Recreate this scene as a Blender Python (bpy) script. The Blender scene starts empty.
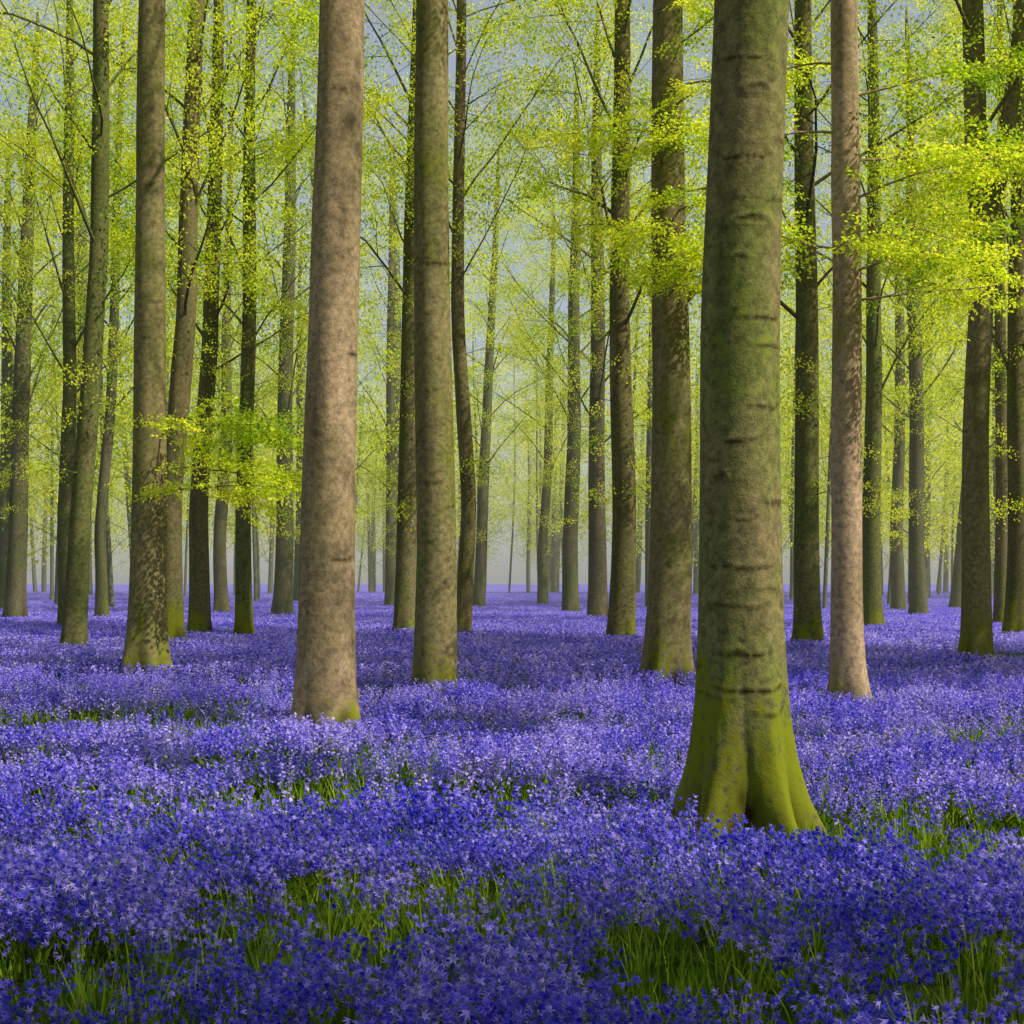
import bpy, math, random
import numpy as np
from mathutils import Vector
R = np.random.default_rng(7)
random.seed(7)
scene = bpy.context.scene
COL = scene.collection

# ------------------------------------------------------------ helpers
def make_mesh(name, verts, faces, mats=(), matidx=None, attrs=None, smooth=False):
    me = bpy.data.meshes.new(name)
    verts = np.asarray(verts, dtype=np.float32)
    me.vertices.add(len(verts))
    me.vertices.foreach_set('co', verts.ravel())
    if faces:
        faces = [np.asarray(f, dtype=np.int32) for f in faces if len(f)]
        loops = np.concatenate([f.ravel() for f in faces])
        tot = np.concatenate([np.full(len(f), f.shape[1], dtype=np.int32) for f in faces])
        start = np.concatenate([[0], np.cumsum(tot)[:-1]]).astype(np.int32)
        me.loops.add(len(loops)); me.loops.foreach_set('vertex_index', loops)
        me.polygons.add(len(tot)); me.polygons.foreach_set('loop_start', start)
        if matidx is not None:
            me.polygons.foreach_set('material_index', np.concatenate(matidx).astype(np.int32))
        if smooth:
            me.polygons.foreach_set('use_smooth', np.ones(len(tot), dtype=bool))
    for m in mats: me.materials.append(m)
    if attrs:
        for k, v in attrs.items():
            v = np.asarray(v)
            if v.ndim == 2:
                a = me.attributes.new(k, 'FLOAT_VECTOR', 'POINT'); a.data.foreach_set('vector', v.astype(np.float32).ravel())
            elif v.dtype.kind == 'i':
                a = me.attributes.new(k, 'INT', 'POINT'); a.data.foreach_set('value', v.astype(np.int32))
            else:
                a = me.attributes.new(k, 'FLOAT', 'POINT'); a.data.foreach_set('value', v.astype(np.float32))
    me.update(calc_edges=True)
    return me

class Geo:
    def __init__(s): s.v=[]; s.f={3:[],4:[]}; s.m={3:[],4:[]}; s.a=[]; s.n=0
    def add(s, v, f, mat=0, a=0.0):
        v=np.asarray(v,float); f=np.asarray(f,int)
        s.v.append(v); k=f.shape[1]
        s.f[k].append(f+s.n); s.m[k].append(np.full(len(f),mat) if np.isscalar(mat) else mat)
        s.a.append(np.full(len(v),a) if np.isscalar(a) else np.asarray(a)); s.n+=len(v)
    def tmpl(s):
        c=lambda l,sh: np.concatenate(l) if l else np.zeros(sh,int)
        return dict(v=np.concatenate(s.v),a=np.concatenate(s.a),f3=c(s.f[3],(0,3)),f4=c(s.f[4],(0,4)),m3=c(s.m[3],(0,)),m4=c(s.m[4],(0,)))
    def inst(s,T,P,rx,ry,rz,sc,da=0.0,dm=0):
        """merge copies of template T as real geometry"""
        n=len(P)
        if n==0: return
        v=np.repeat(T['v'][None],n,0)*np.asarray(sc)[:,None,None]
        def rot(a,i,j):
            c,q=np.cos(a)[:,None],np.sin(a)[:,None]
            x=v[...,i]*c-v[...,j]*q; y=v[...,i]*q+v[...,j]*c; v[...,i]=x; v[...,j]=y
        rot(np.asarray(rx),1,2); rot(-np.asarray(ry),0,2); rot(np.asarray(rz),0,1)
        v+=np.asarray(P)[:,None,:]
        nv=T['v'].shape[0]; off=(np.arange(n)*nv)[:,None,None]+s.n
        for k,f,m in ((3,T['f3'],T['m3']),(4,T['f4'],T['m4'])):
            if len(f):
                s.f[k].append((f[None]+off).reshape(-1,k)); s.m[k].append(np.tile(m,n)+dm)
        s.v.append(v.reshape(-1,3))
        s.a.append((T['a'][None]+np.broadcast_to(np.asarray(da,float),(n,))[:,None]).ravel()); s.n+=n*nv
    def mesh(s,name,mats,attr='tint',smooth=False):
        fs=[];ms=[]
        for k in (3,4):
            if s.f[k]: fs.append(np.concatenate(s.f[k])); ms.append(np.concatenate(s.m[k]))
        return make_mesh(name,np.concatenate(s.v),fs,mats,ms,{attr:np.concatenate(s.a)},smooth)

def grid_faces(n, m):
    i=np.arange(n-1)[:,None]*m; j=np.arange(m)[None,:]; j2=(j+1)%m
    return np.stack([i+j,i+j2,i+m+j2,i+m+j],-1).reshape(-1,4)

def tube(path, radii, sides):
    path=np.asarray(path,float); radii=np.asarray(radii,float)
    t=np.gradient(path,axis=0); t/=np.linalg.norm(t,axis=1)[:,None]+1e-9
    ref=np.array([0,1,0.]) if abs(t[:,1]).mean()<0.8 else np.array([1.,0,0])
    u=np.cross(t,ref); u/=np.linalg.norm(u,axis=1)[:,None]+1e-9
    w=np.cross(t,u)
    a=np.linspace(0,2*np.pi,sides,endpoint=False)
    v=path[:,None,:]+radii[:,None,None]*(np.cos(a)[None,:,None]*u[:,None,:]+np.sin(a)[None,:,None]*w[:,None,:])
    return v.reshape(-1,3), grid_faces(len(path),sides)

_L = R.random((256,256))
def vnoise(x,y):
    x=np.asarray(x,float);y=np.asarray(y,float)
    xi=np.floor(x).astype(int);yi=np.floor(y).astype(int);fx=x-xi;fy=y-yi
    fx=fx*fx*(3-2*fx);fy=fy*fy*(3-2*fy)
    g=lambda a,b:_L[a%256,b%256]
    return (g(xi,yi)*(1-fx)+g(xi+1,yi)*fx)*(1-fy)+(g(xi,yi+1)*(1-fx)+g(xi+1,yi+1)*fx)*fy
def ground_z(x,y):
    x=np.asarray(x,float);y=np.asarray(y,float)
    f=np.clip((60-np.hypot(x,y))/25,0,1)
    return f*(0.22*(vnoise(x/9+50,y/9+20)-0.5)+0.1*(vnoise(x/3.1+5,y/3.1+9)-0.5))

# ------------------------------------------------------------ materials
def new_mat(name):
    m=bpy.data.materials.new(name); m.use_nodes=True
    nt=m.node_tree; nt.nodes.clear()
    return m,nt,nt.nodes,nt.links
def ramp(N,L,src,stops):
    r=N.new('ShaderNodeValToRGB'); e=r.color_ramp.elements
    while len(e)<len(stops): e.new(0.5)
    for k,(p,c) in enumerate(stops):
        e[k].position=p; e[k].color=(*c,1)
    L.new(src,r.inputs[0]); return r.outputs[0]
def mixc(N,L,f,a,b,bt='MIX'):
    m=N.new('ShaderNodeMix'); m.data_type='RGBA'; m.blend_type=bt
    for s,v in ((m.inputs[0],f),(m.inputs[6],a),(m.inputs[7],b)):
        if hasattr(v,'is_linked'): L.new(v,s)
        elif isinstance(v,tuple): s.default_value=(*v,1)
        else: s.default_value=v
    return m.outputs[2]
def math_(N,L,op,a,b=None,c=None,clamp=False):
    m=N.new('ShaderNodeMath'); m.operation=op; m.use_clamp=clamp
    for i,v in enumerate((a,b,c)):
        if v is None: continue
        if hasattr(v,'is_linked'): L.new(v,m.inputs[i])
        else: m.inputs[i].default_value=v
    return m.outputs[0]
def attr(N,name):
    a=N.new('ShaderNodeAttribute'); a.attribute_name=name; return a.outputs['Fac']
def noise(N,L,vec,scale,detail=2,rough=0.55):
    n=N.new('ShaderNodeTexNoise'); n.inputs['Scale'].default_value=scale; n.inputs['Detail'].default_value=detail
    n.inputs['Roughness'].default_value=rough
    if vec is not None: L.new(vec,n.inputs['Vector'])
    return n.outputs['Fac']

def leafy(name, stops, trans_mul, tfac=None, nscale=0, namt=0.0, tboost=1.0):
    """thin sheet: diffuse reflection plus diffuse transmission"""
    m,nt,N,L=new_mat(name)
    f=attr(N,'tint')
    if nscale:
        g=N.new('ShaderNodeNewGeometry'); nz=noise(N,L,g.outputs['Position'],nscale,1)
        f=math_(N,L,'ADD',f,math_(N,L,'MULTIPLY',math_(N,L,'SUBTRACT',nz,0.5),namt))
    c=ramp(N,L,f,stops)
    d=N.new('ShaderNodeBsdfDiffuse'); L.new(c,d.inputs[0])
    tr=N.new('ShaderNodeBsdfTranslucent')
    c2=ramp(N,L,f,[(p,tuple(min(0.95,a*b*tboost) for a,b in zip(q,trans_mul))) for p,q in stops])
    L.new(c2,tr.inputs[0])
    if tfac is None:
        mx=N.new('ShaderNodeAddShader'); i0=0
    else:
        mx=N.new('ShaderNodeMixShader'); mx.inputs[0].default_value=tfac; i0=1
    L.new(d.outputs[0],mx.inputs[i0]); L.new(tr.outputs[0],mx.inputs[i0+1])
    o=N.new('ShaderNodeOutputMaterial'); L.new(mx.outputs[0],o.inputs[0])
    return m

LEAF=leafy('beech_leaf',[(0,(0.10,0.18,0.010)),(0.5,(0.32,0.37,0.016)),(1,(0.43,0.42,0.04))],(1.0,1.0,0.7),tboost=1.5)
FARLEAF=leafy('far_leaf',[(0,(0.20,0.28,0.015)),(0.5,(0.37,0.41,0.02)),(1,(0.44,0.43,0.04))],(1.0,1.0,0.7),tboost=1.35)  # base colour lightened to suggest haze over the far leaves
FLOWER=leafy('bluebell_petal',[(0,(0.045,0.04,0.57)),(0.36,(0.15,0.125,0.82)),(0.70,(0.42,0.345,0.93)),(1,(0.64,0.55,0.96))],(1.0,0.95,1.0),0.35,0.9,0.9)
GRASS=leafy('bluebell_leaf',[(0,(0.07,0.16,0.01)),(0.6,(0.20,0.34,0.02)),(1,(0.40,0.48,0.05))],(1.0,1.0,0.6),0.4)

def bark(name, c1,c2,moss,mossamt,level=2):
    m,nt,N,L=new_mat(name)
    geo=N.new('ShaderNodeNewGeometry'); pos=geo.outputs['Position']
    oi=N.new('ShaderNodeObjectInfo')
    mp=N.new('ShaderNodeMapping'); mp.inputs['Scale'].default_value=(1,1,0.45); L.new(pos,mp.inputs[0])
    n1=noise(N,L,mp.outputs[0],1.4,3,0.6)
    n4=noise(N,L,pos,13,3,0.7)
    f=ramp(N,L,math_(N,L,'ADD',n1,math_(N,L,'MULTIPLY',math_(N,L,'SUBTRACT',oi.outputs['Random'],0.5),0.3)),[(0.38,(0,0,0)),(0.62,(1,1,1))])
    base=mixc(N,L,f,c1,c2)
    base=mixc(N,L,0.85,base,ramp(N,L,n4,[(0.3,(0.5,0.5,0.5)),(0.5,(1,1,1)),(0.70,(1.6,1.5,1.4))]),'MULTIPLY')
    if level==2:
        n3=noise(N,L,pos,75,2,0.7)
        base=mixc(N,L,0.8,base,ramp(N,L,n3,[(0.32,(0.65,0.65,0.65)),(0.5,(1,1,1)),(0.7,(1.25,1.25,1.25))]),'MULTIPLY')
    sep=N.new('ShaderNodeSeparateXYZ'); L.new(pos,sep.inputs[0])
    h=math_(N,L,'SUBTRACT',1.0,math_(N,L,'DIVIDE',sep.outputs[2],1.6),clamp=True)
    mf=math_(N,L,'ADD',math_(N,L,'MULTIPLY',h,0.75),math_(N,L,'MULTIPLY',math_(N,L,'SUBTRACT',n4,0.5),1.8))
    mf=math_(N,L,'ADD',mf,math_(N,L,'MULTIPLY',math_(N,L,'SUBTRACT',n1,0.5),2.6))
    mf=ramp(N,L,math_(N,L,'MULTIPLY',mf,mossamt),[(0.35,(0,0,0)),(0.80,(1,1,1))])
    base=mixc(N,L,mf,base,moss)
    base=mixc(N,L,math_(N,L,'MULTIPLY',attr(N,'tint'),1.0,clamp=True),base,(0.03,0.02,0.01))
    b=N.new('ShaderNodeBsdfDiffuse'); L.new(base,b.inputs['Color'])
    if level==2:
        bm=N.new('ShaderNodeBump'); bm.inputs['Strength'].default_value=0.5; bm.inputs['Distance'].default_value=0.015
        L.new(math_(N,L,'ADD',math_(N,L,'MULTIPLY',n3,0.4),n4),bm.inputs['Height']); L.new(bm.outputs[0],b.inputs['Normal'])
    o=N.new('ShaderNodeOutputMaterial'); L.new(b.outputs[0],o.inputs[0])
    return m
MOSS=(0.18,0.20,0.015)
BARK_GREEN=bark('bark_green',(0.20,0.165,0.08),(0.15,0.185,0.045),MOSS,1.15)
BARK_BROWN=bark('bark_brown',(0.40,0.29,0.19),(0.28,0.215,0.12),MOSS,0.9)
BARK_OLIVE=bark('bark_olive',(0.22,0.185,0.09),(0.16,0.165,0.05),MOSS,1.1)
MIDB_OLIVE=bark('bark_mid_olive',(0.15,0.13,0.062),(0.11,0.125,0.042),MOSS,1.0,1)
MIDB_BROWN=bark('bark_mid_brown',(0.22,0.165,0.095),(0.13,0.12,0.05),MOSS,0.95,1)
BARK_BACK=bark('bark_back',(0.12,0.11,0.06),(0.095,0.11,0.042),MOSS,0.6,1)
BARK_FAR=bark('bark_far',(0.13,0.13,0.085),(0.11,0.13,0.07),(0.16,0.20,0.08),0.5,1)  # greyer bark and moss colours stand in for distance haze

# ------------------------------------------------------------ GN instancer
def hidden_collection(name, meshes):
    c=bpy.data.collections.new(name)
    for i,me in enumerate(meshes):
        o=bpy.data.objects.new('%s_%02d'%(name,i),me); c.objects.link(o)
    return c
_ng={}
def instancer(obj, coll):
    if coll.name not in _ng:
        ng=bpy.data.node_groups.new('scatter_'+coll.name,'GeometryNodeTree')
        ng.interface.new_socket('Geometry',in_out='INPUT',socket_type='NodeSocketGeometry')
        ng.interface.new_socket('Geometry',in_out='OUTPUT',socket_type='NodeSocketGeometry')
        N=ng.nodes;L=ng.links
        gi=N.new('NodeGroupInput');go=N.new('NodeGroupOutput')
        iop=N.new('GeometryNodeInstanceOnPoints')
        ci=N.new('GeometryNodeCollectionInfo'); ci.inputs['Collection'].default_value=coll
        ci.inputs['Separate Children'].default_value=True; ci.inputs['Reset Children'].default_value=True
        def na(n,t):
            a=N.new('GeometryNodeInputNamedAttribute'); a.data_type=t; a.inputs['Name'].default_value=n
            return a.outputs['Attribute']
        er=N.new('FunctionNodeEulerToRotation')
        L.new(na('rot','FLOAT_VECTOR'),er.inputs[0])
        L.new(gi.outputs[0],iop.inputs['Points']); L.new(ci.outputs[0],iop.inputs['Instance'])
        iop.inputs['Pick Instance'].default_value=True
        L.new(na('idx','INT'),iop.inputs['Instance Index'])
        L.new(er.outputs[0],iop.inputs['Rotation']); L.new(na('scl','FLOAT'),iop.inputs['Scale'])
        L.new(iop.outputs[0],go.inputs[0])
        _ng[coll.name]=ng
    md=obj.modifiers.new('scatter','NODES'); md.node_group=_ng[coll.name]
def points_mesh(name,P,rot,scl,idx):
    return make_mesh(name,P,None,(),None,{'rot':rot,'scl':np.asarray(scl,float),'idx':np.asarray(idx,int)})

# ------------------------------------------------------------ leaf sprays
def leaf_batch(G, P, az, tilt, roll, ln, wd, tint, mat=0, fold=0.8):
    n=len(P)
    base=np.array([[0,0,0],[0.5,0.5,0.12],[1,0,-0.05],[0.5,-0.5,0.12]])
    v=np.repeat(base[None],n,0)*np.stack([ln,wd,ln*fold],-1)[:,None,:]
    c,s=np.cos(roll)[:,None],np.sin(roll)[:,None]
    y=v[...,1]*c-v[...,2]*s; z=v[...,1]*s+v[...,2]*c; v[...,1]=y; v[...,2]=z
    c,s=np.cos(tilt)[:,None],np.sin(tilt)[:,None]
    x=v[...,0]*c-v[...,2]*s; z=v[...,0]*s+v[...,2]*c; v[...,0]=x; v[...,2]=z
    c,s=np.cos(az)[:,None],np.sin(az)[:,None]
    x=v[...,0]*c-v[...,1]*s; y=v[...,0]*s+v[...,1]*c; v[...,0]=x; v[...,1]=y
    v+=P[:,None,:]
    f=np.arange(n*4).reshape(n,4)
    t=np.concatenate([f[:,[0,1,2]],f[:,[0,2,3]]])
    G.add(v.reshape(-1,3),t,mat,np.repeat(tint,4))

def make_spray(seed,L0,ll,space,nt=9,jz=0.03,jt=0.5,ntw=5):
    """beech spray: materials 0 bark, 1 leaf"""
    r=np.random.default_rng(seed); G=Geo();P=[];A=[]
    tw=[(np.zeros(3),0.0,L0)]
    for k in range(nt):
        t=0.12+0.82*k/nt
        tw.append((np.array([L0*t,0.03*r.normal(),-0.1*L0*t*t]),(1 if k%2 else -1)*r.uniform(0.6,1.1),(0.52*(1-t)+0.18)*L0*r.uniform(0.7,1.2)))
    for q,(o,a,l) in enumerate(tw):
        if q<ntw: leaf_batch(G,o[None],np.array([a]),np.array([-0.08]),np.zeros(1),np.array([l]),np.array([0.008]),np.array([0.0]),0,0.03)
        n=max(3,int(l/space))
        for k in range(n):
            t=(k+0.7)/n*l
            P.append(o+[np.cos(a)*t+r.normal()*jz*0.5,np.sin(a)*t+r.normal()*jz*0.5,-0.1*t*t+r.normal()*jz]); A.append(a+(1 if k%2 else -1)*r.uniform(0.4,1.1)+r.normal()*jz*4)
    P=np.array(P);n=len(P)
    leaf_batch(G,P,np.array(A),r.normal(0,jt,n)-0.25,r.normal(0,jt+0.1,n),r.uniform(0.8,1.25,n)*ll,r.uniform(0.55,0.8,n)*ll,np.clip(r.normal(0.5,0.22,n),0,1),1)
    return G.tmpl()
SP_NEAR=[make_spray(100+i,0.95,0.075,0.048,jz=0.04,jt=0.5,ntw=4) for i in range(5)]
SP_MID=[make_spray(200+i,1.2,0.088,0.09,8,0.14,0.85,0) for i in range(6)]
SP_BIG=[make_spray(300+i,1.3,0.13,0.10,8,0.14,0.7,0) for i in range(4)]

# ------------------------------------------------------------ trees
def trunk_geo(G, r0, H, p, path, res, flare=0.45, lobes=5, scars=0, seed=0, fh=0.35, knots=(), rings=(), lobang=None):
    r=np.random.default_rng(seed)
    sides,step,ztop=res
    zs=np.concatenate([np.arange(-0.15,ztop,step),np.linspace(ztop,H,14)])
    pa=np.array(path,float)
    cx=np.interp(zs,pa[:,0],pa[:,1]);cy=np.interp(zs,pa[:,0],pa[:,2])
    cx+=0.03*np.sin(zs*0.45+seed)*np.clip(zs/3,0,1)
    k=max(3,int(1.5/step)|1); ker=np.ones(k)/k
    nn=len(zs)-14
    for c in (cx,cy):
        e=np.pad(c[:nn],k//2,mode='reflect',reflect_type='odd'); c[:nn]=np.convolve(e,ker,'valid')[:nn]
    th=np.linspace(0,2*np.pi,sides,endpoint=False)
    Z,T=np.meshgrid(zs,th,indexing='ij')
    rad=r0*np.clip(1-np.clip(Z,0,H)/H,0.0,1)**p
    rad=np.maximum(rad,0.02)
    lob=np.zeros_like(T)
    a0=r.uniform(0,6.28)
    LA=lobang or [(a0+q*2*np.pi/lobes+r.uniform(-0.35,0.35),r.uniform(0.26,0.42),r.uniform(0.65,1.0)) for q in range(lobes)]
    for a,w,amp in LA:
        aa=a+0.2*np.exp(-np.clip(Z,0,9)/0.3)*r.uniform(-1,1)
        d=np.angle(np.exp(1j*(T-aa)))
        ww=w*(1+0.9*np.clip(Z,0,2)/0.8)
        lob=np.maximum(lob,amp*np.exp(-(np.abs(d)/ww)**1.6))
    zz=np.clip(Z,0,None)
    rad=rad*(1+flare*np.exp(-(zz/fh)**1.0)*(0.10+1.1*lob)+0.10*np.exp(-zz/1.1)*(0.2+lob))
    rad*=1+0.05*(vnoise(T*2.6/np.pi+seed*3,Z*0.8)-0.5)*2*np.sin(T/2)**2+0.02*np.sin(2*T+Z*0.4+seed)+0.012*np.sin(5*T+Z*0.7)
    rad+=0.02*(vnoise(T*9,Z*7+seed)-0.5)*np.exp(-zz/0.8)
    sc=np.clip((0.6-lob)*2.0,0,1)*np.exp(-(zz/(fh*1.4))**2)*0.85*(0.4+vnoise(T*6,Z*9))*(flare>0.3)  # recess shade between root lobes, painted into the tint
    sc+=0.6*np.clip(vnoise(T*2+seed,Z*0.5+seed)-0.5,0,1)
    sc+=0.35*np.clip(vnoise(T*5+seed,Z*3+seed)-0.62,0,1)
    ring=[(r.uniform(0.5,ztop),r.uniform(0,2*np.pi),r.uniform(0.15,0.6),r.uniform(0.3,0.7)) for _ in range(scars)]
    ring+=[(z0,-1.55+r.normal(0,0.5),r.uniform(0.35,1.15),r.uniform(0.6,1.0)) for z0 in rings]
    for z0,a,w,st in ring:
        d=np.angle(np.exp(1j*(T-a)))
        win=np.clip(1.2-(np.abs(d)/w)**2,0,1)
        wav=0.02*np.sin(d*r.uniform(1,2)+a)-0.02*win+0.03*(vnoise(T*4,Z*0+z0*7)-0.5)
        th_=max(0.010,step*0.72)*r.uniform(0.8,1.3)
        br=np.clip(vnoise(T*12+z0*5,Z*0+z0*3)*1.8,0.1,1)
        line=np.exp(-((Z-z0-wav)/(th_*(0.6+0.6*br)))**2)*win
        rad+=0.0035*np.exp(-((Z-z0-wav-0.02)/0.02)**2)*win*(0.4+0.6*br)
        sc=np.maximum(sc,line*br*st)
    for (z0,a,sx,sz) in knots:
        d=np.angle(np.exp(1j*(T-a)))*r0
        zc=Z-z0+0.10*np.abs(d)+0.02*(vnoise(d*30+5,Z*20)-0.5)
        q=np.sqrt((d/sx)**2+(zc/sz)**2)
        rad+=0.008*np.exp(-((q-1)/0.4)**2)-0.008*np.exp(-(q/0.7)**2)
        sc=np.maximum(sc,np.exp(-(q/0.8)**2)*0.8*(0.6+0.6*vnoise(d*60,Z*50)))
    v=np.stack([cx[:,None]+rad*np.cos(T),cy[:,None]+rad*np.sin(T),Z],-1)
    G.add(v.reshape(-1,3),grid_faces(len(zs),sides),0,np.clip(sc,0,1).ravel())
    def centre(z): return np.array([np.interp(z,zs,cx),np.interp(z,zs,cy),z])
    def radius(z): return max(0.02,r0*max(0,1-z/H)**p)
    return centre,radius

def branch(G,r,o,az,el,L,rad,S,leafy=1.0,sub=5,curve=0.3,start=0.25,sides=5,sscale=1.0,flat=0.0,twigs=True,tj=0.4):
    n=8;t=np.linspace(0,1,n)
    aa=az+np.cumsum(r.normal(0,0.12,n)); ee=el+curve*t+np.cumsum(r.normal(0,0.07,n))
    d=np.stack([np.cos(aa)*np.cos(ee),np.sin(aa)*np.cos(ee),np.sin(ee)],-1)*L/(n-1)
    p=o+np.concatenate([[np.zeros(3)],np.cumsum(d[:-1],0)])
    v,f=tube(p,rad*(1-0.85*t)+0.004,sides); G.add(v,f,0,0.0)
    for k in range(sub):
        tt=start+(1-start)*(k+r.uniform(0.2,0.8))/sub
        i=tt*(n-1);i0=min(int(i),n-2);q=p[i0]*(1-(i-i0))+p[i0+1]*(i-i0)
        a2=az+(1 if k%2 else -1)*r.uniform(0.5,1.3);e2=el*0.4*(1-flat)+r.normal(0,0.15+0.25*(1-flat))
        l2=L*0.40*(1.15-tt*0.6)*r.uniform(0.7,1.2)
        e=np.array([np.cos(a2)*np.cos(e2),np.sin(a2)*np.cos(e2),np.sin(e2)])*l2
        if twigs:
            s=np.linspace(0,1,4);p2=q+e*s[:,None]+r.normal(0,0.04,(4,3))*s[:,None]
            v,f=tube(p2,rad*0.35*(1-0.8*s)*(1.1-0.6*tt)+0.003,3); G.add(v,f,0,0.0)
        ns=max(1,int(round(leafy*(l2/0.5))))
        for j in range(ns):
            w=min((j+r.uniform(0.3,1.0))/ns,1)
            S.append((q+e*w,(r.normal(0,tj),-r.normal(0.0,tj),a2+r.uniform(-0.9,0.9)),r.uniform(0.75,1.2)*sscale))
    S.append((p[-1],(r.normal(0,tj),0.1,az+r.uniform(-0.4,0.4)),r.uniform(0.8,1.1)*sscale))

def crown(G,r,S,centre,radius,H,cb,nl,leafy=1.0,spread=1.0,sscale=1.0,twigs=True):
    ga=2.399963;a0=r.uniform(0,6.28)
    for k in range(nl):
        t=(k+r.uniform(0,0.6))/nl; z=cb+(H-cb-0.8)*t
        el=r.uniform(0.55,1.15)
        L=spread*(2.4+2.6*math.sin(math.pi*min(1,0.25+0.75*t)))*r.uniform(0.7,1.25)
        branch(G,r,centre(z),a0+k*ga+r.normal(0,0.3),el,L,min(0.055,max(0.014,radius(z)*r.uniform(0.12,0.22))),S,leafy,sub=6,curve=r.uniform(-0.5,0.2),sscale=sscale,twigs=twigs)

def epicormic(G,r,S,centre,radius,z0,z1,n,L=1.0,sscale=0.8):
    for k in range(n):
        z=r.uniform(z0,z1);a=r.uniform(0,6.28)
        branch(G,r,centre(z),a,r.uniform(0.0,0.35),L*r.uniform(0.6,1.5),0.012,S,1.0,sub=2,curve=-0.2,sides=3,sscale=sscale,flat=0.8,tj=0.25)

def add_foliage(G,S,SP,r):
    idx=r.integers(0,len(SP),len(S))
    P=np.array([s[0] for s in S]);ro=np.array([s[1] for s in S]);sc=np.array([s[2] for s in S])
    cl=(vnoise(P[:,0]*0.8+P[:,1]*0.5+40,P[:,2]*0.9)-0.5)*0.75
    for k in range(len(SP)):
        m=idx==k
        G.inst(SP[k],P[m],ro[m,0],ro[m,1],ro[m,2],sc[m],r.normal(0,0.15,m.sum())+cl[m])

def finish_tree(name,G,S,x,y,barkm,SP,r):
    o=bpy.data.objects.new(name,G.mesh(name+'_trunk',[barkm],smooth=True)); COL.objects.link(o)
    o.location=(x,y,float(ground_z(x,y)))
    if S:
        F=Geo();add_foliage(F,S,SP,r)
        fo=bpy.data.objects.new('foliage',F.mesh('foliage',[barkm,LEAF])); COL.objects.link(fo); fo.parent=o
    return o

def tree(x,y,r0,H=26,p=0.45,path=None,cb=10,nl=16,leafy=1.0,mat=None,res=(28,0.12,14),flare=0.35,scars=12,
         epi=(0,0,0),low=(),fork=None,seed=None,knots=(),spread=1.0,fh=0.35,lobes=5,SP=None,lows=0.85,rings=(),lobang=None,lowleaf=2.2,stubs=()):
    seed=int(abs(x*131+y*17)) if seed is None else seed
    r=np.random.default_rng(seed); G=Geo(); S=[]
    if path is None: path=[(0,0,0),(H,r.normal(0,0.4),r.normal(0,0.4))]
    centre,radius=trunk_geo(G,r0,H,p,path,res,flare,lobes,scars,seed,fh,knots,rings,lobang)
    crown(G,r,S,centre,radius,H,cb,nl,leafy,spread)
    if epi[2]: epicormic(G,r,S,centre,radius,*epi)
    for (z,az,el,L,sub) in low:
        branch(G,r,centre(z),az,el,L,0.018,S,lowleaf,sub=sub,curve=-0.15,start=0.2,sscale=lows,flat=0.9,tj=0.3)
    for (z,az,el,L,rr) in stubs:
        t=np.linspace(0,1,10);e=np.array([np.cos(az)*np.cos(el),np.sin(az)*np.cos(el),np.sin(el)])
        P=centre(z)+e*(t*L)[:,None]+np.array([0,0,1])*(0.12*t**2)[:,None]
        v,f=tube(P,rr*(1.5-0.9*t+0.08*np.sin(t*9))*np.where(t>0.98,0.3,1),14);G.add(v,f,0,0.0)
    if fork:
        z0,pts,rr=fork
        q=centre(z0); pp=np.array([[0,0,0]]+list(pts),float)
        zz=np.linspace(0,pp[-1,2],24); P=np.stack([np.interp(zz,pp[:,2],pp[:,0]),np.interp(zz,pp[:,2],pp[:,1]),zz],-1)+q
        v,f=tube(P,rr*(1-0.7*np.linspace(0,1,24)),16);G.add(v,f,0,0.0)
        for k in range(6):
            branch(G,r,P[min(10+2*k,23)],r.uniform(0,6.28),0.7,3,0.04,S,leafy)
    return finish_tree('beech_tree',G,S,x,y,mat or BARK_OLIVE,SP or SP_NEAR,r)

NEAR=(56,0.035,11)
tree(1.69,10.34,0.300,p=0.35,path=[(0,0,0),(1.5,-0.02,0),(4,0.0,0),(7,0.10,0),(26,0.4,0)],mat=BARK_GREEN,res=(160,0.018,6.6),
     flare=0.85,fh=0.46,scars=36,cb=12,nl=12,leafy=0.4,seed=3,SP=SP_MID,
     lobang=[(-2.25,0.30,0.9),(-1.15,0.26,1.0),(-0.35,0.25,0.95),(0.7,0.3,0.8),(1.9,0.3,0.9),(3.0,0.28,0.95)],
     rings=[0.95,1.12,1.37,1.70,1.99,2.33,2.44,2.88,3.12,3.55,3.75,4.6,4.9,5.6],
     knots=[(5.35,-1.45,0.12,0.035),(4.42,-1.5,0.15,0.035),(4.15,-1.75,0.08,0.02),(2.6,-2.2,0.05,0.03)])
tree(-2.22,16.85,0.345,p=0.70,path=[(0,0,0),(2,0.05,0),(9,0.18,0),(26,0.5,0)],mat=BARK_BROWN,res=NEAR,scars=26,cb=12,nl=12,leafy=0.4,flare=0.6,fh=0.42,SP=SP_MID,rings=[2.2,4.6,7.7])
tree(-6.5,25.3,0.31,p=0.45,path=[(0,0,0),(3,0.02,0),(12,0.12,0),(26,0.3,0)],mat=BARK_OLIVE,res=NEAR,cb=12.5,nl=13,leafy=0.5,flare=0.95,fh=0.55,scars=20,
     low=[(3.5,-0.15,0.05,2.5,7),(3.9,0.1,0.05,2.8,8),(4.4,-0.4,0.05,2.7,8),(4.8,0.0,0.05,2.3,7)],lowleaf=2.0)
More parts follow.
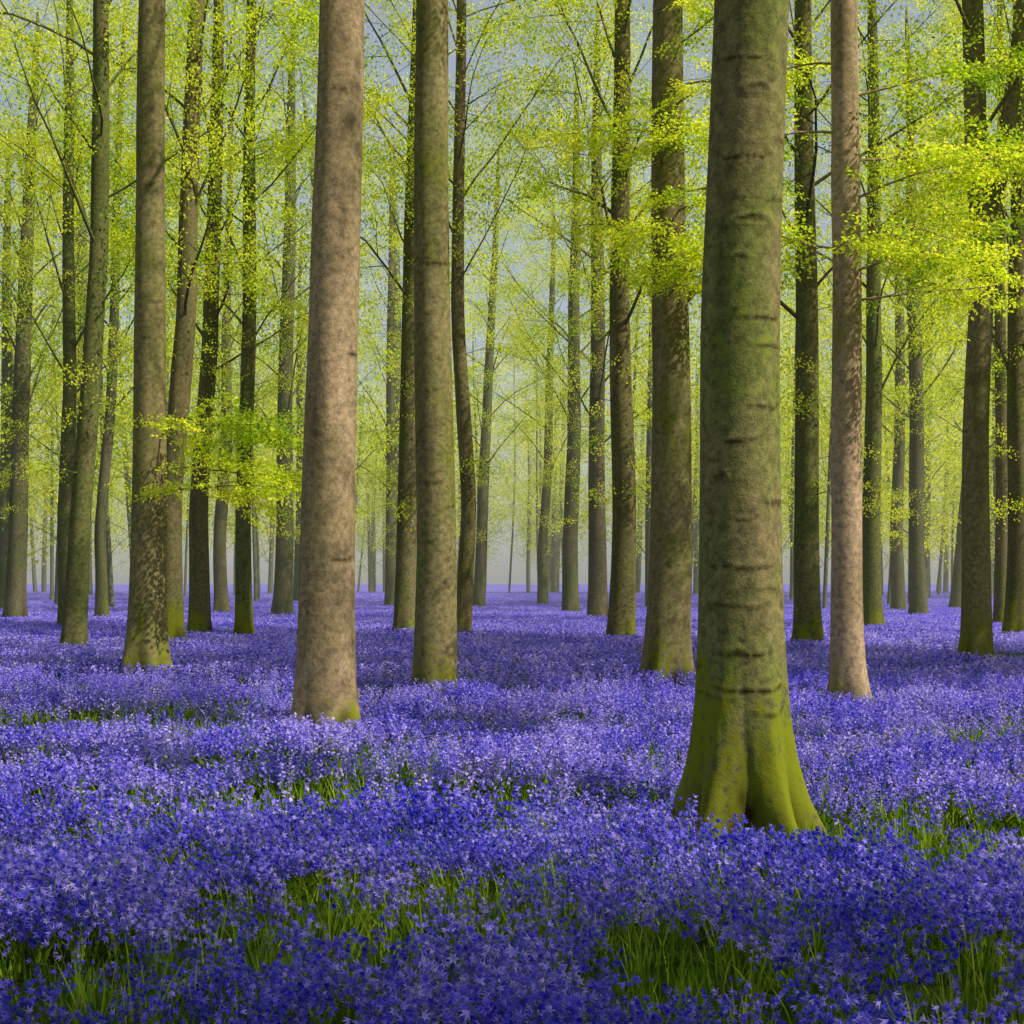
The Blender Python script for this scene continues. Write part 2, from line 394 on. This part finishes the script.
tree(-1.17,21.7,0.31,p=0.4,path=[(0,0,0),(3,0,0),(11,-0.05,0),(26,0,0)],mat=BARK_OLIVE,res=NEAR,cb=12.5,nl=13,leafy=0.45,flare=0.35,scars=24,SP=SP_MID,rings=[3.4,6.7])
tree(2.6,24,0.36,p=0.6,path=[(0,0,0),(2,0.05,0),(6,0.08,0),(11,0.05,0),(26,0,0)],mat=BARK_OLIVE,res=NEAR,cb=11,nl=15,leafy=0.7,flare=0.7,fh=0.45,scars=18,
     stubs=[(6.45,-0.35,0.5,0.62,0.085)],
     low=[(6.6,0.1,0.3,1.3,4),(6.7,-1.57,0.15,1.4,7),(6.9,-1.2,0.15,1.6,8),(7.2,-0.5,0.1,1.8,6),(7.3,-1.9,0.1,1.3,7),(7.8,2.9,0.15,1.7,6),(8.0,-1.3,0.2,1.5,6),(8.4,0.3,0.25,1.8,6),(8.8,-2.2,0.2,1.5,6),(9.0,-1.6,0.1,1.4,5),(9.4,3.3,0.2,1.7,6),(9.8,-1.2,0.2,1.4,5),(10.2,0.0,0.2,1.8,6),(10.8,-0.8,0.3,1.7,6)])
tree(4.8,20.3,0.225,p=0.4,path=[(0,0,0),(4,-0.05,0),(10,-0.05,0),(26,0.2,0)],mat=BARK_BROWN,res=NEAR,cb=11,nl=12,leafy=0.6,flare=1.0,fh=0.4,
     low=[(5.9,-0.2,0.15,2.2,7),(6.3,-0.9,0.15,1.8,7),(6.6,3.3,0.1,1.3,5),(6.9,0.4,0.1,2.2,7),(7.3,-0.7,0.2,2.0,7),(7.9,0.2,0.15,2.3,7),(8.3,3.0,0.2,1.5,6),(8.8,-0.3,0.1,2.2,7),(9.3,2.6,0.2,1.4,5)])
tree(9.9,30.3,0.30,p=0.45,path=[(0,0,0),(5,0.0,0),(9,0.15,0),(11,-0.05,0),(14,-0.1,0),(26,-0.5,0)],mat=BARK_OLIVE,cb=11,nl=15,SP=SP_MID,leafy=1.0,flare=0.5,epi=(7,11,8),
     fork=(9.4,[(0.35,0,1.0),(0.6,0,2.5),(0.9,0,5),(1.4,0.3,11)],0.2))
MID=(28,0.10,16)
mids=[
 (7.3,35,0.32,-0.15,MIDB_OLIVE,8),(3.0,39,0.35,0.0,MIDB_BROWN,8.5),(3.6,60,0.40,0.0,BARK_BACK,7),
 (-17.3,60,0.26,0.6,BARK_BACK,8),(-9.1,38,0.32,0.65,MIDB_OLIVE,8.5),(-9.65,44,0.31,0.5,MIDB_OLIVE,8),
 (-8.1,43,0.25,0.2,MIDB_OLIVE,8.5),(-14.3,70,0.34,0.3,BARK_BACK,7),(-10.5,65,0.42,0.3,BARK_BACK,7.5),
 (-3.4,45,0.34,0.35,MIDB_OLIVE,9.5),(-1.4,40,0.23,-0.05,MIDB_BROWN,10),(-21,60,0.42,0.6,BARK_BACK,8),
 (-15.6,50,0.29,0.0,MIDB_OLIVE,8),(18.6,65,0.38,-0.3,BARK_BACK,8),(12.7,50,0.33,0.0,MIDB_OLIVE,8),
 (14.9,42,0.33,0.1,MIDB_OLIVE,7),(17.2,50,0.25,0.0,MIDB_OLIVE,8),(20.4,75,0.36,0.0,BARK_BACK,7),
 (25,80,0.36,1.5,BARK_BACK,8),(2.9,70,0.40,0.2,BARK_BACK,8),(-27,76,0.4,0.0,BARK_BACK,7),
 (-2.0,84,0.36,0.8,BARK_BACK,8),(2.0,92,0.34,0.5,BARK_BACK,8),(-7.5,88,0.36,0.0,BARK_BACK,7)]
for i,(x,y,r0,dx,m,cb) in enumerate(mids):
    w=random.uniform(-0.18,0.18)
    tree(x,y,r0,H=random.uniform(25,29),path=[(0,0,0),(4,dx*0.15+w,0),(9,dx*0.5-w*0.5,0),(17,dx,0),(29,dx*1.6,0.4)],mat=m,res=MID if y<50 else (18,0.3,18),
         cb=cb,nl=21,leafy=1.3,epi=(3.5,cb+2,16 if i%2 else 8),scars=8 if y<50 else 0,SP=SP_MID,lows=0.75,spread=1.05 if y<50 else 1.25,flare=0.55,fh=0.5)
tree(-10.8,35,0.28,path=[(0,0,0),(3,0.15,0),(6,0.42,0),(10,0.62,0),(16,0.68,0),(26,0.8,0)],mat=MIDB_OLIVE,cb=9,nl=18,leafy=1.0,epi=(4,9,6),res=MID,SP=SP_MID,flare=0.5)

# ------- surrounding trees
placed=[(o.location.x,o.location.y) for o in COL.objects if o.name.startswith('beech')]
V=[]
for s in range(6):
    r=np.random.default_rng(500+s);G=Geo();S=[];H=r.uniform(25,28)
    c,rd=trunk_geo(G,r.uniform(0.26,0.36),H,0.45,[(0,0,0),(8,r.normal(0,0.15),0),(H,r.normal(0,0.5),r.normal(0,0.5))],(18,0.25,14),0.35,5,0,s+1)
    if s<5: crown(G,r,S,c,rd,H,8,18,1.25,0.9)
    else:   crown(G,r,S,c,rd,H,11,9,0.7,0.75)
    F=Geo();add_foliage(F,S,SP_BIG,r)
    V.append((G.mesh('beech_variant',[MIDB_OLIVE],smooth=True),F.mesh('foliage',[MIDB_OLIVE,LEAF])))
cnt=0
def side_tree(x,y,k=None):
    global cnt
    placed.append((x,y)); me,fm=V[cnt%5 if k is None else k];cnt+=1
    o=bpy.data.objects.new('beech_tree',me);COL.objects.link(o);o.location=(x,y,float(ground_z(x,y)));o.rotation_euler[2]=random.uniform(0,6.28)
    fo=bpy.data.objects.new('foliage',fm);COL.objects.link(fo);fo.parent=o
for x,y in [(9,-2.4),(13,-4.8),(17,-7.8),(22,-10.2),(12,-9),(26,-13),(19.5,-5.6),(24,-8.2)]: side_tree(x,y)  # out-of-view trees added to shade the foreground
side_tree(12.5,10.6,5)  # sparse out-of-view tree added to dapple the left trunk and flowers
tries=0
while cnt<34 and tries<6000:
    tries+=1
    x=random.uniform(-34,36);y=random.uniform(-20,66)
    if abs(x)<0.40*max(y,0)+2.2+ (1.5 if y<10 else 0): continue
    if (x*x+y*y)<16: continue
    if x<0 and cnt%3: continue
    s_=y+0.51*x          # unseen trees left out in bands so sunlight reaches the forest floor
    if x>0 and (3<s_<27 or s_>37): continue
    if min((x-a)**2+(y-b)**2 for a,b in placed)<4.0**2: continue
    side_tree(x,y)

# ------- distant forest (one mass)
def far_tree(seed):
    r=np.random.default_rng(seed);G=Geo();H=r.uniform(22,29)
    dx=r.normal(0,0.8)
    z=np.linspace(-0.2,H,10);r0=r.choice([0.10,0.14,0.2,0.28,0.36,0.4])
    v,f=tube(np.stack([dx*z/H+0.2*np.sin(z/5+seed),0*z,z],-1),r0*(1-np.clip(z,0,H)/H)**0.5+0.02,8);G.add(v,f,1,0.0)
    S=[];cb=r.uniform(1.5,6)
    G2=Geo()
    crown(G2,r,S,lambda zz:np.array([dx*zz/H,0,zz]),lambda zz:r0*0.6*(1-zz/H)**0.5,H,cb,18,0.75,1.15,twigs=False)
    G.add(np.concatenate(G2.v),np.concatenate(G2.f[4]),1,0.0)
    P=np.array([s[0] for s in S]);n=13
    PP=np.repeat(P,n,0)+r.normal(0,1,(len(P)*n,3))*[0.55,0.55,0.4]
    N_=len(PP)
    leaf_batch(G,PP,r.uniform(0,6.28,N_),r.normal(0,0.9,N_),r.normal(0,0.9,N_),r.uniform(0.16,0.24,N_),r.uniform(0.12,0.18,N_),np.clip(np.repeat(r.normal(0.5,0.25,len(P)),n)+r.normal(0,0.15,N_),0,1),0)
    return G.tmpl()
FT=[far_tree(900+i) for i in range(8)]
pts=[];tries=0
while len(pts)<265 and tries<20000:
    tries+=1
    y=random.uniform(74,185) if len(pts)<175 else random.uniform(178,208);x=random.uniform(-0.44*y-8,0.44*y+8)
    md=random.choice([1.5,3,5,7]) if y<178 else 2
    if y<95 and abs(x-1)<5: continue
    if vnoise(x/14+7,y/14+3)<0.42 and y<150: continue
    if min((x-a)**2+(y-b)**2 for a,b in placed)<md*md: continue
    placed.append((x,y));pts.append((x,y))
pts=np.array(pts);n=len(pts)
G=Geo();idx=R.integers(0,8,n)
for k in range(8):
    m=idx==k;q=m.sum()
    G.inst(FT[k],np.column_stack([pts[m],0*pts[m,0]]),R.normal(0,0.03,q),R.normal(0,0.03,q),R.uniform(0,6.28,q),R.uniform(0.8,1.2,q),R.normal(0,0.15,q))
print('far verts',G.n)
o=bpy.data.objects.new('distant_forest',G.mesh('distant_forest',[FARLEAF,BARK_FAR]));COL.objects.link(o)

# ------------------------------------------------------------ ground
n=221;u=np.linspace(-1,1,n);ax=np.sign(u)*(np.abs(u)**1.8)*600
X,Y=np.meshgrid(ax,ax+20,indexing='ij')
V_=np.stack([X,Y,ground_z(X,Y)],-1).reshape(-1,3)
i=np.arange(n-1)[:,None]*n+np.arange(n-1)[None,:]
F=np.stack([i,i+n,i+n+1,i+1],-1).reshape(-1,4)
m,nt,N,L=new_mat('forest_floor')
geo=N.new('ShaderNodeNewGeometry');pos=geo.outputs['Position']
a=noise(N,L,pos,3.0,4,0.7);c=noise(N,L,pos,25,2,0.7)
col=ramp(N,L,a,[(0.3,(0.02,0.022,0.008)),(0.5,(0.035,0.06,0.012)),(0.7,(0.08,0.11,0.02))])
vio=ramp(N,L,c,[(0.35,(0.09,0.08,0.40)),(0.65,(0.22,0.18,0.64))])
sep=N.new('ShaderNodeSeparateXYZ');L.new(pos,sep.inputs[0])
far=math_(N,L,'MULTIPLY',math_(N,L,'SUBTRACT',sep.outputs[1],25),0.03,clamp=True)
col=mixc(N,L,far,col,vio)
bs=N.new('ShaderNodeBsdfDiffuse');L.new(col,bs.inputs['Color'])
oo=N.new('ShaderNodeOutputMaterial');L.new(bs.outputs[0],oo.inputs[0])
g=bpy.data.objects.new('ground',make_mesh('ground',V_,[F],[m],smooth=True));COL.objects.link(g)

# ------------------------------------------------------------ woodland haze (real scattering air)
m,nt,N,L=new_mat('haze')
vs=N.new('ShaderNodeVolumeScatter');vs.inputs['Color'].default_value=(1.0,1.0,0.74,1);vs.inputs['Density'].default_value=0.0021;vs.inputs['Anisotropy'].default_value=0.0
oo=N.new('ShaderNodeOutputMaterial');L.new(vs.outputs[0],oo.inputs['Volume'])
x0,x1,y0,y1,z0,z1=-120,120,45,260,-1,30
vv=[(x,y,z) for x in (x0,x1) for y in (y0,y1) for z in (z0,z1)]
ff=[[0,1,3,2],[4,6,7,5],[0,4,5,1],[2,3,7,6],[0,2,6,4],[1,5,7,3]]
ho=bpy.data.objects.new('woodland_haze',make_mesh('woodland_haze',vv,[np.array(ff)],[m]));COL.objects.link(ho)

# ------------------------------------------------------------ bluebells
def blade(G,r,o,az,L,w,lean,tint,mat):
    segs=4
    t=np.linspace(0,1,segs+1);ang=lean*0.3+lean*1.3*t
    dx=np.cumsum(np.sin(ang))*L/(segs+1);dz=np.cumsum(np.cos(ang))*L/(segs+1);dx-=dx[0];dz-=dz[0]
    ww=w*np.array([0.7,1,0.9,0.6,0.06])
    c=np.stack([np.cos(az)*dx,np.sin(az)*dx,dz],-1)+o
    s=np.array([-np.sin(az),np.cos(az),0])
    v=np.concatenate([c+s*ww[:,None]/2,c-s*ww[:,None]/2]);k=segs+1;i=np.arange(segs)
    G.add(v,np.stack([i,i+1,i+1+k,i+k],-1),mat,tint)
_a=np.arange(6)*np.pi/3
def bell(G,o,axis,l,rr,tint):
    axis=axis/np.linalg.norm(axis);u=np.cross(axis,[0.3,0.9,0.2]);u/=np.linalg.norm(u);w=np.cross(axis,u)
    vs=[o[None]]
    for (h,q,off) in ((0.55,0.8,0),(1.0,1.9,0.5)):
        aa=_a+off*np.pi/3
        vs.append(o+axis*l*h+rr*q*(np.cos(aa)[:,None]*u+np.sin(aa)[:,None]*w))
    i=np.arange(6);j=(i+1)%6
    v=np.concatenate(vs)
    tt=np.concatenate([[tint-0.1],np.full(6,tint),np.full(6,tint+0.22)])
    G.add(v,np.concatenate([np.stack([0*i,i+1,j+1],-1),np.stack([i+1,i+7,j+1],-1)]),0,tt)
def plant(seed):
    r=np.random.default_rng(seed);G=Geo()
    for s in range(r.integers(1,3)):
        h=r.uniform(0.27,0.42);az=r.uniform(0,6.28);o=np.array([*r.normal(0,0.025,2),0])
        t=np.linspace(0,1,6);bend=0.10*h*t+0.28*h*t**4
        p=o+np.stack([np.cos(az)*bend,np.sin(az)*bend,h*(t-0.12*t**5)],-1)
        v,f=tube(p,0.0028*(1-0.5*t),3);G.add(v,f,1,0.35)
        nb=r.integers(8,13)
        for k in range(nb):
            tt=0.50+0.50*k/(nb-1);i=tt*5;i0=min(int(i),4);q=p[i0]*(1-(i-i0))+p[i0+1]*(i-i0)
            a=r.uniform(0,6.28)
            out=r.uniform(0.014,0.032)
            ax=np.array([np.cos(a)*0.8,np.sin(a)*0.8,r.uniform(-1.0,0.5)])
            bell(G,q+np.array([np.cos(a)*out,np.sin(a)*out,0.004]),ax,r.uniform(0.020,0.031),r.uniform(0.009,0.0125),r.normal(0.38,0.16))
    for k in range(r.integers(2,5)):
        blade(G,r,np.array([*r.normal(0,0.015,2),0]),r.uniform(0,6.28),r.uniform(0.18,0.30),r.uniform(0.009,0.015),r.uniform(0.25,0.8),r.random(),1)
    return G.tmpl()
def plant2(seed,nb=8,fl=0.032,leaves=2,np_=3):
    r=np.random.default_rng(seed);G=Geo();h=r.uniform(0.27,0.38)
    P=np.column_stack([r.normal(0,0.022,nb),r.normal(0,0.022,nb),h-np.linspace(0,0.16,nb)])
    for k in range(np_):
        leaf_batch(G,P,r.uniform(0,6.28,nb),r.normal(-0.1,0.6,nb),r.normal(0,0.8,nb),r.uniform(0.8,1.2,nb)*fl,r.uniform(0.55,0.8,nb)*fl,r.normal(0.56,0.17,nb),0)
    if leaves:
        q=r.normal(0,0.02,(leaves,3))*[1,1,0]
        leaf_batch(G,q,r.uniform(0,6.28,leaves),r.uniform(0.7,1.4,leaves),r.normal(0,0.3,leaves),r.uniform(0.15,0.27,leaves),r.uniform(0.010,0.016,leaves),r.random(leaves),1)
    return G.tmpl()
T1=[plant(i) for i in range(12)]
T2=[plant2(40+i) for i in range(12)]
T3=[plant2(60+i,5,0.05,1,2) for i in range(10)]
def tuft(seed):
    r=np.random.default_rng(seed);G=Geo()
    for k in range(12):
        blade(G,r,np.array([*r.normal(0,0.05,2),0]),r.uniform(0,6.28),r.uniform(0.25,0.42),r.uniform(0.009,0.015),r.uniform(0.08,0.5),r.random(),0)
    return G.tmpl()
T4=[tuft(70+i) for i in range(8)]

GREEN=[(0.75,6.3,0.6,0.8),(2.9,9.5,1.1,0.9),(-1.1,10.7,1.5,0.8),(-4.6,17,2.4,1.2),(-0.9,6.6,0.45,0.6),(-0.3,7.6,0.5,0.4),(1.9,5.9,0.5,0.6),(-1.9,8.6,0.5,0.45),(-7,13,1.2,0.8),(6,16,1.5,0.8),(-1.5,13.2,0.9,0.6),(-1.9,6.0,0.4,0.4)]
def green(x,y):
    g=np.zeros_like(x)
    for (a,b,sx,sy) in GREEN: g=np.maximum(g,np.exp(-((x-a)/sx)**2-((y-b)/sy)**2))
    nz=vnoise(x*1.1+30,y*1.6+11)*0.6+vnoise(x*2.9+3,y*3.4+1)*0.4
    return np.clip(g*1.3*(0.5+0.9*nz)+np.clip((nz-0.56)*4,0,0.85),0,1)
def wedge(y0,y1,dens,mx=0.40,pad=1.5):
    W=mx*y1+pad;n=int((y1-y0)*2*W*dens)
    x=R.uniform(-W,W,n);y=R.uniform(y0,y1,n);k=np.abs(x)<mx*y+pad
    return x[k],y[k]
TR=[(a,b) for a,b in placed if b<30 and abs(a)<14]
def clear(x,y,rad):
    k=np.ones(len(x),bool)
    for a,b in TR: k&=((x-a)**2+(y-b)**2)>rad*rad
    k&=(((x-1.69)/0.60)**2+((y-10.25)/0.80)**2)>1
    return k
def merged(G,T,x,y,s,tilt,tv,z=None):
    n=len(x);idx=R.integers(0,len(T),n);z=ground_z(x,y)-0.01 if z is None else z
    for k in range(len(T)):
        m=idx==k;q=m.sum()
        G.inst(T[k],np.column_stack([x[m],y[m],z[m]]),R.normal(0,tilt,q),R.normal(0,tilt,q),R.uniform(0,6.28,q),s[m],R.normal(0,tv,q))
G=Geo()
x,y=wedge(3.2,10.5,110)
k=(R.random(len(x))>green(x,y)*0.86)&clear(x,y,0.42)&(R.random(len(x))<np.clip((10.5-y)/1.5,0,1));x,y=x[k],y[k]
hs=lambda x,y,n:(0.58+0.68*vnoise(x*1.5,y*1.5)+R.uniform(-0.16,0.16,n))
merged(G,T1,x,y,hs(x,y,len(x)),0.13,0.12);n1=len(x)
x,y=wedge(8.9,24,95)
k=(R.random(len(x))>green(x,y)*0.86)&clear(x,y,0.42)&(R.random(len(x))<np.clip((y-8.9)/1.5,0,1));x,y=x[k],y[k]
merged(G,T2,x,y,hs(x,y,len(x))*1.05,0.1,0.12)
o=bpy.data.objects.new('bluebell_field',G.mesh('bluebell_field',[FLOWER,GRASS]));COL.objects.link(o)
print('near',n1,'mid',len(x),'verts',G.n)
# tiles for the far meadow
TS=4.0;tl=[]
for s in range(5):
    G=Geo();n=int(TS*TS*60);x=R.uniform(-TS/2,TS/2,n);y=R.uniform(-TS/2,TS/2,n)
    k=vnoise(x*1.1+s*20,y*1.1)>0.22;x,y=x[k],y[k]
    merged(G,T3,x,y,0.85+0.35*vnoise(x+s*9,y+4),0.1,0.12,np.zeros(len(x)))
    tl.append(G.mesh('bluebell_tile',[FLOWER,GRASS]))
BP=hidden_collection('bluebell_tiles',tl)
P=[]
for iy in range(0,40):
    yy=26+iy*TS
    if yy>180: break
    W=int((0.46*yy+6)/TS)+1
    for ix in range(-W,W+1): P.append((ix*TS,yy))
P=np.array(P);n=len(P)
o=bpy.data.objects.new('bluebell_meadow',points_mesh('bluebell_meadow',np.column_stack([P,ground_z(P[:,0],P[:,1])]),
   np.column_stack([np.zeros(n),np.zeros(n),R.integers(0,4,n)*np.pi/2]),np.ones(n),R.integers(0,5,n)))
COL.objects.link(o);instancer(o,BP)
G=Geo()
x,y=wedge(3.2,22,28)
k=(R.random(len(x))<0.25+0.85*green(x,y))&clear(x,y,0.38);x,y=x[k],y[k]
merged(G,T4,x,y,R.uniform(0.6,1.1,len(x)),0.1,0.1)
o=bpy.data.objects.new('grass',G.mesh('grass',[GRASS]));COL.objects.link(o)

# ------------------------------------------------------------ light, world, camera
az=math.radians(117);el=math.radians(43)
sv=Vector((math.sin(az)*math.cos(el),math.cos(az)*math.cos(el),math.sin(el)))
sun=bpy.data.lights.new('sun','SUN');sun.energy=5;sun.angle=math.radians(0.5);sun.color=(1,0.93,0.77)
so=bpy.data.objects.new('sun',sun);COL.objects.link(so);so.rotation_euler=sv.to_track_quat('Z','Y').to_euler()
w=bpy.data.worlds.new('World');scene.world=w;w.use_nodes=True
N=w.node_tree.nodes;L=w.node_tree.links;bg=N['Background'];sk=N.new('ShaderNodeTexSky');sk.sky_type='NISHITA';sk.sun_disc=False
sk.sun_elevation=el;sk.sun_rotation=az;sk.dust_density=1.5
veil=mixc(N,L,0.30,sk.outputs[0],(6.8,7.0,7.0))      # thin bright cloud veil
L.new(veil,bg.inputs[0]);bg.inputs[1].default_value=0.11
cam=bpy.data.cameras.new('camera');co=bpy.data.objects.new('camera',cam);COL.objects.link(co)
cam.sensor_width=36;cam.lens=50;cam.shift_y=68/1024;cam.clip_end=2000;cam.clip_start=0.05
co.location=(0,0,1.88);co.rotation_euler=(math.radians(90),0,0)
scene.camera=co
scene.view_settings.view_transform='Standard';scene.view_settings.look='None';scene.view_settings.exposure=0
